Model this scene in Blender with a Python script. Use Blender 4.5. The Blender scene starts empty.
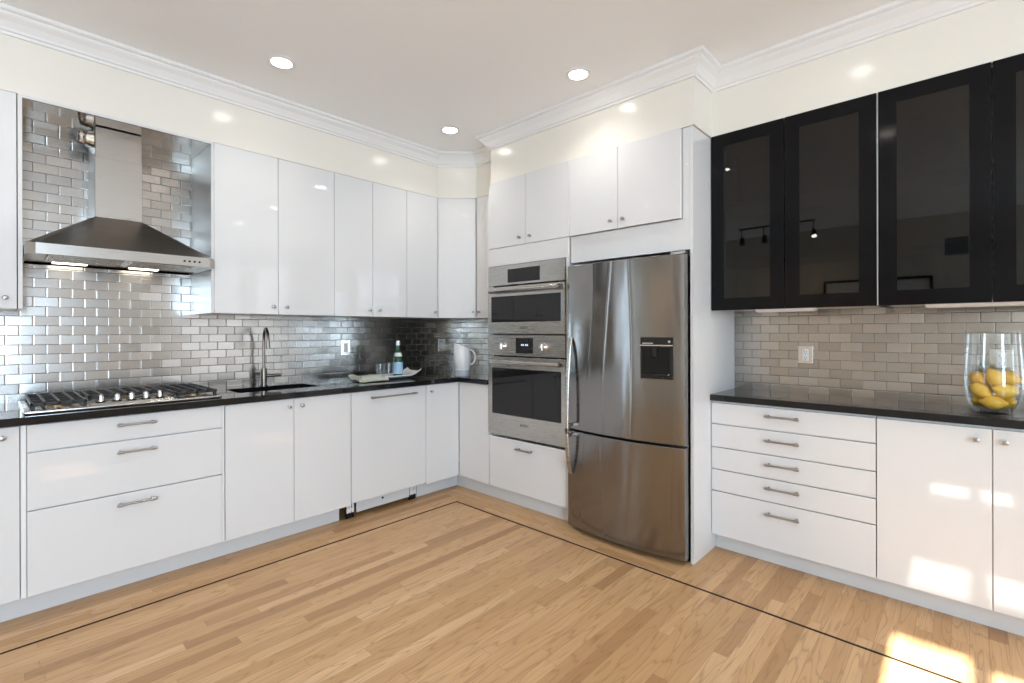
import bpy, bmesh, math, random
from mathutils import Vector, Matrix
random.seed(7)
S = bpy.context.scene
COL = S.collection

# ------------------------------------------------------------------ camera
F_PX, YAW, HORIZON, ROLL, CAM_H = 489.73, math.radians(43.027), 331.31, 0.002409, 1.275
fw = Vector((math.cos(YAW), math.sin(YAW), 0)); r0 = Vector((math.sin(YAW), -math.cos(YAW), 0)); u0 = Vector((0, 0, 1))
cr, sr = math.cos(ROLL), math.sin(ROLL)
R = r0 * cr - u0 * sr; U = r0 * sr + u0 * cr
cd = bpy.data.cameras.new('camera'); cam = bpy.data.objects.new('camera', cd); COL.objects.link(cam)
cam.matrix_world = Matrix(((R.x, U.x, -fw.x, 0), (R.y, U.y, -fw.y, 0), (R.z, U.z, -fw.z, CAM_H), (0, 0, 0, 1)))
cd.sensor_width = 36.0; cd.lens = F_PX / 1024 * 36.0; cd.shift_y = -(341.5 - HORIZON) / 1024; cd.clip_start = 0.02
S.camera = cam

# ------------------------------------------------------------------ world, sun, daylight, exposure
S.view_settings.view_transform = 'Standard'; S.view_settings.look = 'None'
S.view_settings.gamma = 1.0; S.view_settings.use_curve_mapping = False
S.view_settings.exposure = 0.77
W = bpy.data.worlds.new('sky'); S.world = W; W.use_nodes = True
wn = W.node_tree
wn.nodes['Background'].inputs[0].default_value = (0.80, 0.90, 1.0, 1); wn.nodes['Background'].inputs[1].default_value = 0.12

def area(name, loc, direction, sx, sy, power, color, spread=180):
    d = bpy.data.lights.new(name, 'AREA'); d.shape = 'RECTANGLE'; d.size = sx; d.size_y = sy
    d.energy = power; d.color = color; d.spread = math.radians(spread)
    o = bpy.data.objects.new(name, d); COL.objects.link(o); o.location = loc
    o.rotation_euler = Vector(direction).to_track_quat('-Z', 'Z').to_euler()
    return o
SUN_EL = math.radians(25)
sd = bpy.data.lights.new('sun', 'SUN'); sd.energy = 38; sd.angle = math.radians(0.5); sd.color = (1.0, 0.95, 0.86)
so = bpy.data.objects.new('sun', sd); COL.objects.link(so); so.location = (-6, 0, 5)
so.rotation_euler = Vector((math.cos(SUN_EL), 0, -math.sin(SUN_EL))).to_track_quat('-Z', 'Z').to_euler()
# daylight panels at out-of-view openings of the near, right and left walls
DAY, DAY_NEUTRAL = (0.63, 0.815, 1.0), (0.92, 0.96, 1.0)   # bluish daylight; near-neutral light that keeps the tile reflections grey
NEAR_ADDED, NEAR_MID, NEAR_RIGHT = (-2.2, -0.25, 0.2, 2.6), (0.12, 0.88, 0.2, 2.6), (2.26, 3.2, 0.2, 2.6)  # first opening is added for fill, clear of the tile reflections
RIGHT_WIN, LEFT_ADDED = (-2.95, -0.95, 0.2, 2.6), (-2.52, -1.60, 0.1, 2.6)  # left opening is added for refrigerator streaks and cool fill
def daylight(name, plane, win, radiance, color=DAY):
    a0, a1, z0, z1 = win; w, h = a1 - a0, z1 - z0
    loc, dr = {'near': (((a0 + a1) / 2, -3.42, (z0 + z1) / 2), (0, 1, 0)), 'right': ((3.40, (a0 + a1) / 2, (z0 + z1) / 2), (-1, 0, 0)), 'left': (((a0 + a1) / 2, 3.78, (z0 + z1) / 2), (0, -1, 0))}[plane]
    area(name, loc, dr, w, h, radiance * math.pi * w * h, color)
daylight('added_light_near', 'near', NEAR_ADDED, 10.8); daylight('daylight_near_mid', 'near', NEAR_MID, 0.60, DAY_NEUTRAL); daylight('daylight_near_right', 'near', NEAR_RIGHT, 1.05, DAY_NEUTRAL)
daylight('daylight_right', 'right', RIGHT_WIN, 1.5, DAY_NEUTRAL); daylight('added_light_left', 'left', LEFT_ADDED, 3.0)

S.cycles.max_bounces = 10; S.cycles.diffuse_bounces = 5; S.cycles.glossy_bounces = 6
S.cycles.transmission_bounces = 10; S.cycles.transparent_max_bounces = 12
S.cycles.sample_clamp_indirect = 6.0; S.cycles.caustics_reflective = False; S.cycles.caustics_refractive = False

# ------------------------------------------------------------------ materials
def principled(name, color, rough=0.5, metal=0.0, coat=0.0, coat_rough=0.03, emit=None, emit_s=0.0, trans=0.0, ior=1.45, spec=0.5):
    m = bpy.data.materials.new(name); m.use_nodes = True
    b = m.node_tree.nodes['Principled BSDF']
    b.inputs['Base Color'].default_value = (*color, 1); b.inputs['Roughness'].default_value = rough
    b.inputs['Metallic'].default_value = metal; b.inputs['Coat Weight'].default_value = coat
    b.inputs['Coat Roughness'].default_value = coat_rough; b.inputs['IOR'].default_value = ior
    b.inputs['Transmission Weight'].default_value = trans; b.inputs['Specular IOR Level'].default_value = spec
    if emit: b.inputs['Emission Color'].default_value = (*emit, 1); b.inputs['Emission Strength'].default_value = emit_s
    return m

class NT:
    """small helper around a node tree"""
    def __init__(s, m): s.t = m.node_tree; s.b = s.t.nodes['Principled BSDF']
    def n(s, typ, **kw):
        x = s.t.nodes.new(typ)
        for k, v in kw.items(): setattr(x, k, v)
        return x
    def put(s, sock, v):
        if isinstance(v, bpy.types.NodeSocket): s.t.links.new(v, sock)
        elif v is not None: sock.default_value = v
    def math(s, op, a, b=None, c=None):
        x = s.n('ShaderNodeMath', operation=op)
        s.put(x.inputs[0], a); s.put(x.inputs[1], b); s.put(x.inputs[2], c)
        return x.outputs[0]
    def vec(s, x, y, z=0.0):
        c = s.n('ShaderNodeCombineXYZ'); s.put(c.inputs[0], x); s.put(c.inputs[1], y); s.put(c.inputs[2], z); return c.outputs[0]
    def xyz(s):
        tc = s.n('ShaderNodeTexCoord'); sp = s.n('ShaderNodeSeparateXYZ'); s.t.links.new(tc.outputs['Object'], sp.inputs[0]); return sp.outputs
    def ramp(s, fac, stops):
        r = s.n('ShaderNodeValToRGB'); s.put(r.inputs[0], fac); e = r.color_ramp.elements
        while len(e) < len(stops): e.new(0.5)
        for i, (p, c) in enumerate(stops): e[i].position = p; e[i].color = (*c, 1)
        return r.outputs[0]
    def noise(s, v, scale, detail=3, rough=0.55, dist=0.0):
        x = s.n('ShaderNodeTexNoise'); s.put(x.inputs['Vector'], v); x.inputs['Scale'].default_value = scale
        x.inputs['Detail'].default_value = detail; x.inputs['Roughness'].default_value = rough; x.inputs['Distortion'].default_value = dist
        return x.outputs[0]
    def white(s, v):
        x = s.n('ShaderNodeTexWhiteNoise', noise_dimensions='3D'); s.put(x.inputs['Vector'], v); return x.outputs[0], x.outputs[1]
    def mix(s, fac, a, b, blend='MIX'):
        x = s.n('ShaderNodeMix', data_type='RGBA', blend_type=blend)
        s.put(x.inputs[0], fac); s.put(x.inputs[6], a); s.put(x.inputs[7], b); return x.outputs[2]
    def bump(s, h, strength, dist):
        x = s.n('ShaderNodeBump'); s.put(x.inputs['Height'], h); x.inputs['Strength'].default_value = strength; x.inputs['Distance'].default_value = dist
        return x.outputs[0]
    def cells(s, u, v, w, h, random_shift, u_off=0.0, v_off=0.0):
        """rows of cells: returns row, column and the distance to the nearest joint"""
        vv = s.math('DIVIDE', s.math('SUBTRACT', v, v_off), h); row = s.math('FLOOR', vv)
        if random_shift: sh = s.math('MULTIPLY', s.white(s.vec(row, 3.3, 1.7))[0], 7.0)
        else: sh = s.math('MULTIPLY', s.math('MODULO', s.math('ADD', row, 1000.0), 2.0), 0.5)
        uu = s.math('ADD', s.math('DIVIDE', s.math('SUBTRACT', u, u_off), w), sh); colm = s.math('FLOOR', uu)
        fu = s.math('SUBTRACT', uu, colm); fv = s.math('SUBTRACT', vv, row)
        du = s.math('MULTIPLY', s.math('MINIMUM', fu, s.math('SUBTRACT', 1.0, fu)), w)
        dv = s.math('MULTIPLY', s.math('MINIMUM', fv, s.math('SUBTRACT', 1.0, fv)), h)
        return row, colm, s.math('MINIMUM', du, dv), du, dv

def tile_material(name, axis):
    m = principled(name, (0.6, 0.6, 0.6), 0.3, 1.0); t = NT(m); x, y, z = t.xyz()
    u = x if axis == 'x' else y
    row, colm, d, fu, fv = t.cells(u, z, 0.1035, 0.0515, False, 0.012, 0.951)
    joint = t.math('LESS_THAN', d, 0.0012)
    rv, rc = t.white(t.vec(row, colm, 0.5))
    base = t.ramp(rv, [(0.0, (0.40, 0.388, 0.37)), (0.5, (0.455, 0.442, 0.424)), (1.0, (0.51, 0.497, 0.48))])
    t.put(t.b.inputs['Base Color'], t.mix(joint, base, (0.10, 0.098, 0.095, 1)))
    t.put(t.b.inputs['Metallic'], t.math('SUBTRACT', 1.0, joint))
    brushed = t.noise(t.vec(t.math('MULTIPLY', u, 12.0), t.math('MULTIPLY', z, 420.0), colm), 1.0, 2)
    t.put(t.b.inputs['Roughness'], t.math('ADD', t.math('MULTIPLY', brushed, 0.10), t.math('ADD', 0.17, t.math('MULTIPLY', joint, 0.4))))
    # every tile is set a little out of true and has softly pressed edges
    def lipn(dd, w):
        e_ = t.n('ShaderNodeMapRange', interpolation_type='SMOOTHSTEP'); t.put(e_.inputs[0], dd); e_.inputs[1].default_value = 0.0; e_.inputs[2].default_value = w; return e_.outputs[0]
    nb = t.bump(t.math('ADD', t.math('MULTIPLY', lipn(fu, 0.006), 0.65), t.math('MULTIPLY', lipn(fv, 0.004), 0.35)), 1.0, 0.0006)
    off = t.n('ShaderNodeVectorMath', operation='MULTIPLY_ADD'); t.put(off.inputs[0], rc); off.inputs[1].default_value = (0.05, 0.05, 0.04); off.inputs[2].default_value = (-0.025, -0.025, -0.02)
    ad = t.n('ShaderNodeVectorMath', operation='ADD'); t.put(ad.inputs[0], nb); t.put(ad.inputs[1], off.outputs[0])
    no = t.n('ShaderNodeVectorMath', operation='NORMALIZE'); t.put(no.inputs[0], ad.outputs[0])
    t.put(t.b.inputs['Normal'], no.outputs[0])
    return m

def plank_material(name, along, w=0.0575, L=0.95):
    m = principled(name, (0.5, 0.35, 0.2), 0.34); t = NT(m); x, y, z = t.xyz()
    u, v = (x, y) if along == 'x' else (y, x)
    row, colm, d, fu, fv = t.cells(u, v, L, w, True)
    rv, rc = t.white(t.vec(row, colm, 0.5)); sp = t.n('ShaderNodeSeparateColor'); t.put(sp.inputs[0], rc); r1, r2, r3 = sp.outputs[:3]
    tone = t.ramp(rv, [(0.0, (0.38, 0.205, 0.09)), (0.08, (0.495, 0.29, 0.135)), (0.5, (0.57, 0.345, 0.17)), (0.9, (0.615, 0.385, 0.20)), (1.0, (0.67, 0.44, 0.245))])
    ou = t.math('MULTIPLY', r1, 31.0); ov = t.math('MULTIPLY', r2, 17.0)
    # cathedral grain: rings of a stretched noise field, plus fine pores
    fld = t.noise(t.vec(t.math('ADD', t.math('MULTIPLY', u, 1.2), ou), t.math('ADD', t.math('MULTIPLY', v, 10.0), ov), 0.0), 1.0, 2, 0.5)
    ring = t.math('FRACT', t.math('MULTIPLY', fld, 11.0))
    ringd = t.math('POWER', t.math('ABSOLUTE', t.math('SUBTRACT', t.math('MULTIPLY', ring, 2.0), 1.0)), 6.0)
    pore = t.noise(t.vec(t.math('ADD', t.math('MULTIPLY', u, 9.0), ou), t.math('MULTIPLY', v, 300.0), ov), 1.0, 4, 0.65)
    big = t.noise(t.vec(t.math('ADD', t.math('MULTIPLY', u, 3.0), ou), t.math('MULTIPLY', v, 30.0), 2.0), 1.0, 3)
    g = t.math('ADD', t.math('MULTIPLY', ringd, 0.75), t.math('MULTIPLY', t.math('SUBTRACT', pore, 0.5), 1.5))
    c1 = t.mix(t.math('MULTIPLY', t.math('MAXIMUM', g, 0.0), 0.75), tone, (0.26, 0.135, 0.055, 1))
    c2 = t.mix(t.math('MULTIPLY', t.math('SUBTRACT', big, 0.42), 0.9), c1, (0.36, 0.20, 0.09, 1))
    seam = t.math('LESS_THAN', d, 0.0007)
    t.put(t.b.inputs['Base Color'], t.mix(t.math('MULTIPLY', seam, 0.55), c2, (0.12, 0.06, 0.025, 1)))
    t.put(t.b.inputs['Roughness'], t.math('ADD', 0.27, t.math('MULTIPLY', pore, 0.14)))
    t.put(t.b.inputs['Normal'], t.bump(t.math('ADD', t.math('MULTIPLY', ringd, -0.3), pore), 0.06, 0.001))
    return m

CREASES = [(.22, .009, .0009, 2.2, .05, 1.2), (.07, .008, .0012, 2.0, .045, .4), (-.08, .008, .0009, 2.6, .018, 2.0), (-.33, .008, .0011, 4.0, .016, .3)]   # beside the middle of the refrigerator
def brushed_material(name, color, rough, across='z', wave=0.0):
    m = principled(name, color, rough, 1.0); t = NT(m); x, y, z = t.xyz()
    if across == 'z': v = t.vec(t.math('MULTIPLY', x, 6.0), t.math('MULTIPLY', y, 6.0), t.math('MULTIPLY', z, 700.0))
    else: v = t.vec(t.math('MULTIPLY', x, 500.0), t.math('MULTIPLY', y, 500.0), t.math('MULTIPLY', z, 4.0))
    nz = t.noise(v, 1.0, 2)
    t.put(t.b.inputs['Roughness'], t.math('ADD', rough - 0.05, t.math('MULTIPLY', nz, 0.1)))
    h = t.math('MULTIPLY', nz, 0.00002)
    if wave:
        big = t.noise(t.vec(t.math('MULTIPLY', x, 2.0), t.math('MULTIPLY', y, 5.5), t.math('MULTIPLY', z, 1.6)), 1.0, 1, 0.4)
        h = t.math('ADD', h, t.math('MULTIPLY', big, wave))
        for (y0, w_, a_, k1, k2, ph) in CREASES:
            c_ = t.math('ADD', t.math('MULTIPLY', t.math('SINE', t.math('MULTIPLY_ADD', z, k1, ph)), k2), y0)
            q_ = t.math('DIVIDE', t.math('SUBTRACT', y, c_), w_)
            h = t.math('ADD', h, t.math('MULTIPLY', t.math('POWER', 2.718, t.math('MULTIPLY', t.math('MULTIPLY', q_, q_), -1.0)), a_))
    t.put(t.b.inputs['Normal'], t.bump(h, 1.0, 1.0))
    return m

M = {}
M['white'] = principled('gloss_white_lacquer', (0.72, 0.722, 0.728), 0.05, spec=0.55)
M['white_side'] = principled('white_melamine', (0.80, 0.80, 0.795), 0.28)
M['kick'] = principled('grey_white_plinth', (0.66, 0.67, 0.68), 0.3)
M['cream'] = principled('cream_wall_paint', (0.82, 0.79, 0.725), 0.16)
M['tan'] = principled('tan_wall_paint', (0.60, 0.54, 0.46), 0.5)
M['ceiling'] = principled('white_ceiling_paint', (0.93, 0.95, 0.97), 0.6)
M['trim'] = principled('white_trim_paint', (0.82, 0.82, 0.82), 0.35)
M['tile_x'] = tile_material('stainless_tile_left', 'x')
M['tile_y'] = tile_material('stainless_tile_right', 'y')
M['floor'] = plank_material('oak_strip_floor', 'x')
M['floor_y'] = plank_material('oak_border_strip', 'y')
M['inlay'] = principled('dark_walnut_inlay', (0.016, 0.009, 0.006), 0.45, spec=0.2)
M['granite'] = principled('polished_black_granite', (0.010, 0.010, 0.011), 0.06, spec=0.5)
M['steel'] = brushed_material('brushed_stainless', (0.50, 0.485, 0.46), 0.27, 'z')
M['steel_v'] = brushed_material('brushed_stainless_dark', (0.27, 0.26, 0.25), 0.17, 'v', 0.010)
M['steel_hood'] = brushed_material('brushed_stainless_hood', (0.46, 0.44, 0.415), 0.29, 'z')
M['lining'] = principled('stainless_sheet', (0.40, 0.39, 0.37), 0.32, 1.0)
M['lining_top'] = principled('polished_stainless_sheet', (0.52, 0.51, 0.49), 0.12, 1.0)
M['nickel'] = principled('satin_nickel', (0.42, 0.41, 0.40), 0.28, 1.0)
M['bronze'] = principled('brushed_bronze', (0.27, 0.235, 0.20), 0.3, 1.0)
M['chrome'] = principled('polished_chrome', (0.75, 0.75, 0.75), 0.1, 1.0)
M['foil'] = principled('aluminium_foil', (0.8, 0.8, 0.8), 0.18, 1.0)
M['black_glass'] = principled('black_glass', (0.012, 0.012, 0.013), 0.03)
M['black_frame'] = principled('black_lacquer_frame', (0.005, 0.005, 0.006), 0.10, spec=0.18)
M['black_plastic'] = principled('black_plastic', (0.008, 0.008, 0.008), 0.35, spec=0.25)
M['dark_gap'] = principled('dark_recess', (0.02, 0.02, 0.02), 0.7)
M['iron'] = principled('cast_iron', (0.02, 0.02, 0.021), 0.5)
M['brass'] = principled('brass_burner', (0.72, 0.52, 0.30), 0.3, 1.0)
M['sink'] = principled('black_composite', (0.008, 0.008, 0.008), 0.4)
M['plastic_white'] = principled('white_plastic', (0.8, 0.8, 0.8), 0.3)
M['grey_text'] = principled('grey_print', (0.03, 0.03, 0.03), 0.4)
M['pale_text'] = principled('pale_print', (0.5, 0.5, 0.5), 0.4)
M['clock'] = principled('display_digits', (0.1, 0.1, 0.1), 0.4, emit=(0.55, 0.75, 1.0), emit_s=0.9)
M['lamp'] = principled('lamp_glow', (1, 1, 1), 0.5, emit=(1.0, 0.93, 0.82), emit_s=14.0)
M['lamp_warm'] = principled('hood_lamp_glow', (1, 1, 1), 0.5, emit=(1.0, 0.90, 0.72), emit_s=5.0)
M['porcelain'] = principled('white_porcelain', (0.78, 0.78, 0.77), 0.12)
M['enamel'] = principled('white_enamel', (0.80, 0.81, 0.82), 0.2)
M['foot_grey'] = principled('blue_grey_enamel', (0.42, 0.44, 0.49), 0.25)
M['cloth'] = principled('pale_green_linen', (0.80, 0.82, 0.72), 0.85)
M['lemon'] = None
M['bottle'] = principled('green_bottle_glass', (0.02, 0.16, 0.05), 0.05, trans=0.55, ior=1.5)
M['label_blue'] = principled('pale_blue_label', (0.36, 0.55, 0.72), 0.5)
M['label_white'] = principled('white_neck_label', (0.72, 0.75, 0.74), 0.5)
M['cap'] = principled('silver_bottle_cap', (0.75, 0.76, 0.76), 0.35, 0.5)
M['led'] = principled('white_aluminium', (0.85, 0.85, 0.86), 0.35)
M['red_print'] = principled('red_art_print', (0.45, 0.06, 0.04), 0.5)
M['paper'] = principled('white_mat_board', (0.72, 0.70, 0.66), 0.6)
def glass_material(name, tint, rough=0.0):
    m = bpy.data.materials.new(name); m.use_nodes = True; nt = m.node_tree; nt.nodes.clear()
    o = nt.nodes.new('ShaderNodeOutputMaterial'); mx = nt.nodes.new('ShaderNodeMixShader'); lw = nt.nodes.new('ShaderNodeLayerWeight'); lw.inputs[0].default_value = 0.5
    pw = nt.nodes.new('ShaderNodeMath'); pw.operation = 'POWER'; pw.inputs[1].default_value = 4.0; nt.links.new(lw.outputs['Facing'], pw.inputs[0])
    fr = nt.nodes.new('ShaderNodeMath'); fr.operation = 'MULTIPLY_ADD'; fr.inputs[1].default_value = 0.9; fr.inputs[2].default_value = 0.04; nt.links.new(pw.outputs[0], fr.inputs[0])
    tr = nt.nodes.new('ShaderNodeBsdfTransparent'); tr.inputs[0].default_value = (*tint, 1)
    gl = nt.nodes.new('ShaderNodeBsdfGlossy'); gl.inputs['Roughness'].default_value = max(rough, 0.02); gl.inputs[0].default_value = (1, 1, 1, 1)
    nt.links.new(fr.outputs[0], mx.inputs[0]); nt.links.new(tr.outputs[0], mx.inputs[1]); nt.links.new(gl.outputs[0], mx.inputs[2]); nt.links.new(mx.outputs[0], o.inputs[0])
    return m
M['smoked'] = glass_material('smoked_glass', (0.20, 0.205, 0.19))
M['clear'] = glass_material('clear_thin_glass', (0.975, 0.985, 0.985))
m = principled('lemon_peel', (0.83, 0.52, 0.06), 0.38); t = NT(m)
oi = t.n('ShaderNodeObjectInfo'); tc = t.n('ShaderNodeTexCoord')
nz = t.noise(tc.outputs['Object'], 14.0, 3)
t.put(t.b.inputs['Base Color'], t.mix(t.math('ADD', t.math('MULTIPLY', nz, 0.5), t.math('MULTIPLY', oi.outputs['Random'], 0.5)), (0.84, 0.60, 0.10, 1), (0.78, 0.40, 0.035, 1)))
t.put(t.b.inputs['Normal'], t.bump(t.noise(tc.outputs['Object'], 160.0, 2), 0.25, 0.002)); M['lemon'] = m

# ------------------------------------------------------------------ mesh helpers
class MB:
    def __init__(s): s.bm = bmesh.new()
    def _xf(s, verts, mat):
        if mat is not None: bmesh.ops.transform(s.bm, matrix=mat, verts=verts)
    def box(s, x0, x1, y0, y1, z0, z1, bevel=0.0, seg=2, mat=None):
        x0, x1 = sorted((x0, x1)); y0, y1 = sorted((y0, y1)); z0, z1 = sorted((z0, z1))
        r = bmesh.ops.create_cube(s.bm, size=1.0); vs = r['verts']
        for v in vs: v.co = Vector((x0 + (v.co.x + .5) * (x1 - x0), y0 + (v.co.y + .5) * (y1 - y0), z0 + (v.co.z + .5) * (z1 - z0)))
        if bevel:
            es = list({e for v in vs for e in v.link_edges})
            rb = bmesh.ops.bevel(s.bm, geom=es, offset=bevel, segments=seg, profile=0.5, affect='EDGES', clamp_overlap=True)
            vs = list(set(rb['verts']) | {v for f in rb['faces'] for v in f.verts} | {v for v in vs if v.is_valid})
        s._xf(vs, mat); return s
    def cyl(s, p0, p1, r0, r1=None, seg=20):
        p0 = Vector(p0); p1 = Vector(p1); r1 = r0 if r1 is None else r1; d = p1 - p0
        mat = Matrix.Translation((p0 + p1) / 2) @ d.to_track_quat('Z', 'Y').to_matrix().to_4x4()
        bmesh.ops.create_cone(s.bm, cap_ends=True, segments=seg, radius1=r0, radius2=r1, depth=d.length, matrix=mat); return s
    def ball(s, c, rx, ry, rz, mat=None, u=20, v=12):
        mm = Matrix.Translation(c) @ (mat or Matrix.Identity(4)) @ Matrix.Diagonal((rx, ry, rz, 1))
        bmesh.ops.create_uvsphere(s.bm, u_segments=u, v_segments=v, radius=1.0, matrix=mm); return s
    def lathe(s, prof, c=(0, 0, 0), seg=40, close=False):
        """prof: list of (radius, z)"""
        rings = []
        for (r, z) in prof:
            rings.append([s.bm.verts.new((c[0] + r * math.cos(2 * math.pi * k / seg), c[1] + r * math.sin(2 * math.pi * k / seg), c[2] + z)) for k in range(seg)] if r > 1e-6 else [s.bm.verts.new((c[0], c[1], c[2] + z))])
        if close: rings.append(rings[0])
        for a, b in zip(rings, rings[1:]):
            for k in range(seg):
                k2 = (k + 1) % seg
                q = [a[k % len(a)], a[k2 % len(a)], b[k2 % len(b)], b[k % len(b)]]
                q2 = []
                for v in q:
                    if v not in q2: q2.append(v)
                if len(q2) >= 3:
                    try: s.bm.faces.new(q2)
                    except ValueError: pass
        return s
    def tube(s, pts, r, seg=12, flat=None):
        """sweep a circle (or an ellipse, flat = (ru, rv)) along points"""
        pts = [Vector(p) for p in pts]; rings = []; up = None
        for i, p in enumerate(pts):
            d = (pts[min(i + 1, len(pts) - 1)] - pts[max(i - 1, 0)]).normalized()
            if up is None:
                up = Vector((0, 0, 1)) if abs(d.z) < 0.9 else Vector((1, 0, 0))
            a = (up - d * up.dot(d)).normalized(); b = d.cross(a); up = a
            ru, rv = flat if flat else (r if not callable(r) else r(i), r if not callable(r) else r(i))
            rings.append([s.bm.verts.new(p + a * ru * math.cos(2 * math.pi * k / seg) + b * rv * math.sin(2 * math.pi * k / seg)) for k in range(seg)])
        for A, B in zip(rings, rings[1:]):
            for k in range(seg): s.bm.faces.new([A[k], A[(k + 1) % seg], B[(k + 1) % seg], B[k]])
        s.bm.faces.new(rings[0][::-1]); s.bm.faces.new(rings[-1]); return s
    def prism(s, poly, z0, z1, axis='z'):
        """extrude a polygon of (a, b) pairs between two values of the axis"""
        def P(a, b, c): return (a, b, c) if axis == 'z' else ((a, c, b) if axis == 'y' else (c, a, b))
        lo = [s.bm.verts.new(P(a, b, z0)) for a, b in poly]; hi = [s.bm.verts.new(P(a, b, z1)) for a, b in poly]
        fs = [s.bm.faces.new(lo[::-1]), s.bm.faces.new(hi)]
        n = len(poly)
        for k in range(n): s.bm.faces.new([lo[k], lo[(k + 1) % n], hi[(k + 1) % n], hi[k]])
        bmesh.ops.triangulate(s.bm, faces=[f for f in fs if len(f.verts) > 4]); return s
    def quad(s, a, b, c, d):
        s.bm.faces.new([s.bm.verts.new(p) for p in (a, b, c, d)]); return s
    def frame(s, a0, a1, z0, z1, w, d0, d1, axis='x', bevel=0.0):
        """a rectangular frame in the plane across axis x or y"""
        for (p0, p1, q0, q1) in ((a0, a1, z0, z0 + w), (a0, a1, z1 - w, z1), (a0, a0 + w, z0 + w, z1 - w), (a1 - w, a1, z0 + w, z1 - w)):
            if axis == 'x': s.box(d0, d1, p0, p1, q0, q1, bevel)
            else: s.box(p0, p1, d0, d1, q0, q1, bevel)
        return s

ORG = {}
def obj(name, mb, mat, parent=None, smooth=False):
    me = bpy.data.meshes.new(name); bmesh.ops.recalc_face_normals(mb.bm, faces=mb.bm.faces)
    o = bpy.data.objects.new(name, me); COL.objects.link(o)
    org = Vector((0, 0, 0))
    if parent is not None: o.parent = parent; org = ORG[parent.name]
    bmesh.ops.translate(mb.bm, vec=-org, verts=mb.bm.verts)
    mb.bm.to_mesh(me); mb.bm.free(); me.materials.append(M[mat] if isinstance(mat, str) else mat)
    if smooth:
        for p in me.polygons: p.use_smooth = True
        try: me.set_sharp_from_angle(angle=math.radians(38))
        except Exception: pass
    ORG[o.name] = org
    return o
def thing(name, label, cat, loc, group=None):
    o = bpy.data.objects.new(name, None); COL.objects.link(o); o.location = loc; o.empty_display_size = 0.05
    o['label'] = label; o['category'] = cat
    if group: o['group'] = group
    ORG[o.name] = Vector(loc); return o
def tag(o, label, cat, group=None):
    o['label'] = label; o['category'] = cat
    if group: o['group'] = group
    return o
def struct(name, mb, mat):
    o = obj(name, mb, mat); o['kind'] = 'structure'; return o
def dup(root, delta, label, group=None):
    c = root.copy(); COL.objects.link(c); c.location = root.location + Vector(delta); c['label'] = label; ORG[c.name] = Vector(c.location)
    if group: c['group'] = group
    for ch in list(root.children):
        k = ch.copy(); COL.objects.link(k); k.parent = c
        for g in list(ch.children):
            q = g.copy(); COL.objects.link(q); q.parent = k
    return c
def lettering(name, text, size, mat, parent, at, face='-x'):
    cu = bpy.data.curves.new('t', 'FONT'); cu.body = text; cu.size = size; cu.align_x = 'CENTER'; cu.align_y = 'CENTER'; cu.extrude = 0.0006
    tmp = bpy.data.objects.new('t', cu); COL.objects.link(tmp)
    dg = bpy.context.evaluated_depsgraph_get(); me = bpy.data.meshes.new_from_object(tmp.evaluated_get(dg))
    bpy.data.objects.remove(tmp); bpy.data.curves.remove(cu)
    mb = MB(); mb.bm.from_mesh(me); bpy.data.meshes.remove(me)
    ax = {'-x': ((0, 0, -1), (-1, 0, 0), (0, 1, 0)), '-y': ((1, 0, 0), (0, 0, -1), (0, 1, 0))}[face]
    mt = Matrix((ax[0] + (at[0],), ax[1] + (at[1],), ax[2] + (at[2],), (0, 0, 0, 1)))
    bmesh.ops.transform(mb.bm, matrix=mt, verts=mb.bm.verts)
    return obj(name, mb, mat, parent)

# ------------------------------------------------------------------ room constants
YW, XW, XWL = 3.66, 3.27, 3.20            # left wall, right wall, right wall's recessed left stretch
ZC = 2.76                                  # ceiling
XB, YN = -2.6, -3.3                        # back wall, near wall
YU, XU, XD, YD = 3.255, 2.87, 2.576, 3.028 # upper fronts
YF, XF = 3.017, 2.60                       # base door fronts
KY, KX, KR = 3.115, 2.66, 2.94             # plinth faces
TOP = 2.394                                # top of the wall cabinets
CT0, CT1 = 0.873, 0.908                    # worktop

# ------------------------------------------------------------------ structure
b = MB(); b.box(XB - .1, XW + .1, YN - .1, YW + .1, -0.10, -0.001)
struct('floor', b, 'floor')
b = MB(); b.prism([(2.406, 2.82), (2.406, 1.135), (2.70, 1.135), (2.70, 3.16)], -0.002, 0.0002)
struct('floor_border', b, 'floor_y')
b = MB()
for (x0, x1, y0, y1) in ((XB, 2.406, 2.807, 2.819), (2.394, 2.406, YN, 2.807)): b.box(x0, x1, y0, y1, -0.002, 0.0006)
struct('trim_1', b, 'inlay')
b = MB(); b.box(XB - .1, XW + .1, YN - .1, YW + .1, ZC, ZC + .1); struct('ceiling', b, 'ceiling')

soffit = [(XB, YU + .007), (XD + .003, YU + .007), (2.810, YD), (2.810, 2.662), (2.62, 2.662), (2.62, 1.090), (XU + .007, 1.090), (XU + .007, -0.50), (XW, -0.50), (XW, YW), (XB, YW)]
b = MB()
for (x0, x1, z0, z1) in ((XB - .1, LEFT_ADDED[0], 0, ZC), (LEFT_ADDED[1], XW + .1, 0, ZC), (LEFT_ADDED[0], LEFT_ADDED[1], 0, LEFT_ADDED[2]), (LEFT_ADDED[0], LEFT_ADDED[1], LEFT_ADDED[3], ZC)): b.box(x0, x1, YW + .012, YW + .1, z0, z1)
struct('wall_left', b, 'cream')
b = MB(); b.prism(soffit, TOP + .003, ZC - .001)
struct('wall_soffit', b, 'cream')
b = MB(); b.box(XW + .012, XW + .1, RIGHT_WIN[1], YW + .012, 0, ZC); b.box(XWL + .012, XW + .012, 1.13, YW + .012, 0, TOP)
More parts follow.
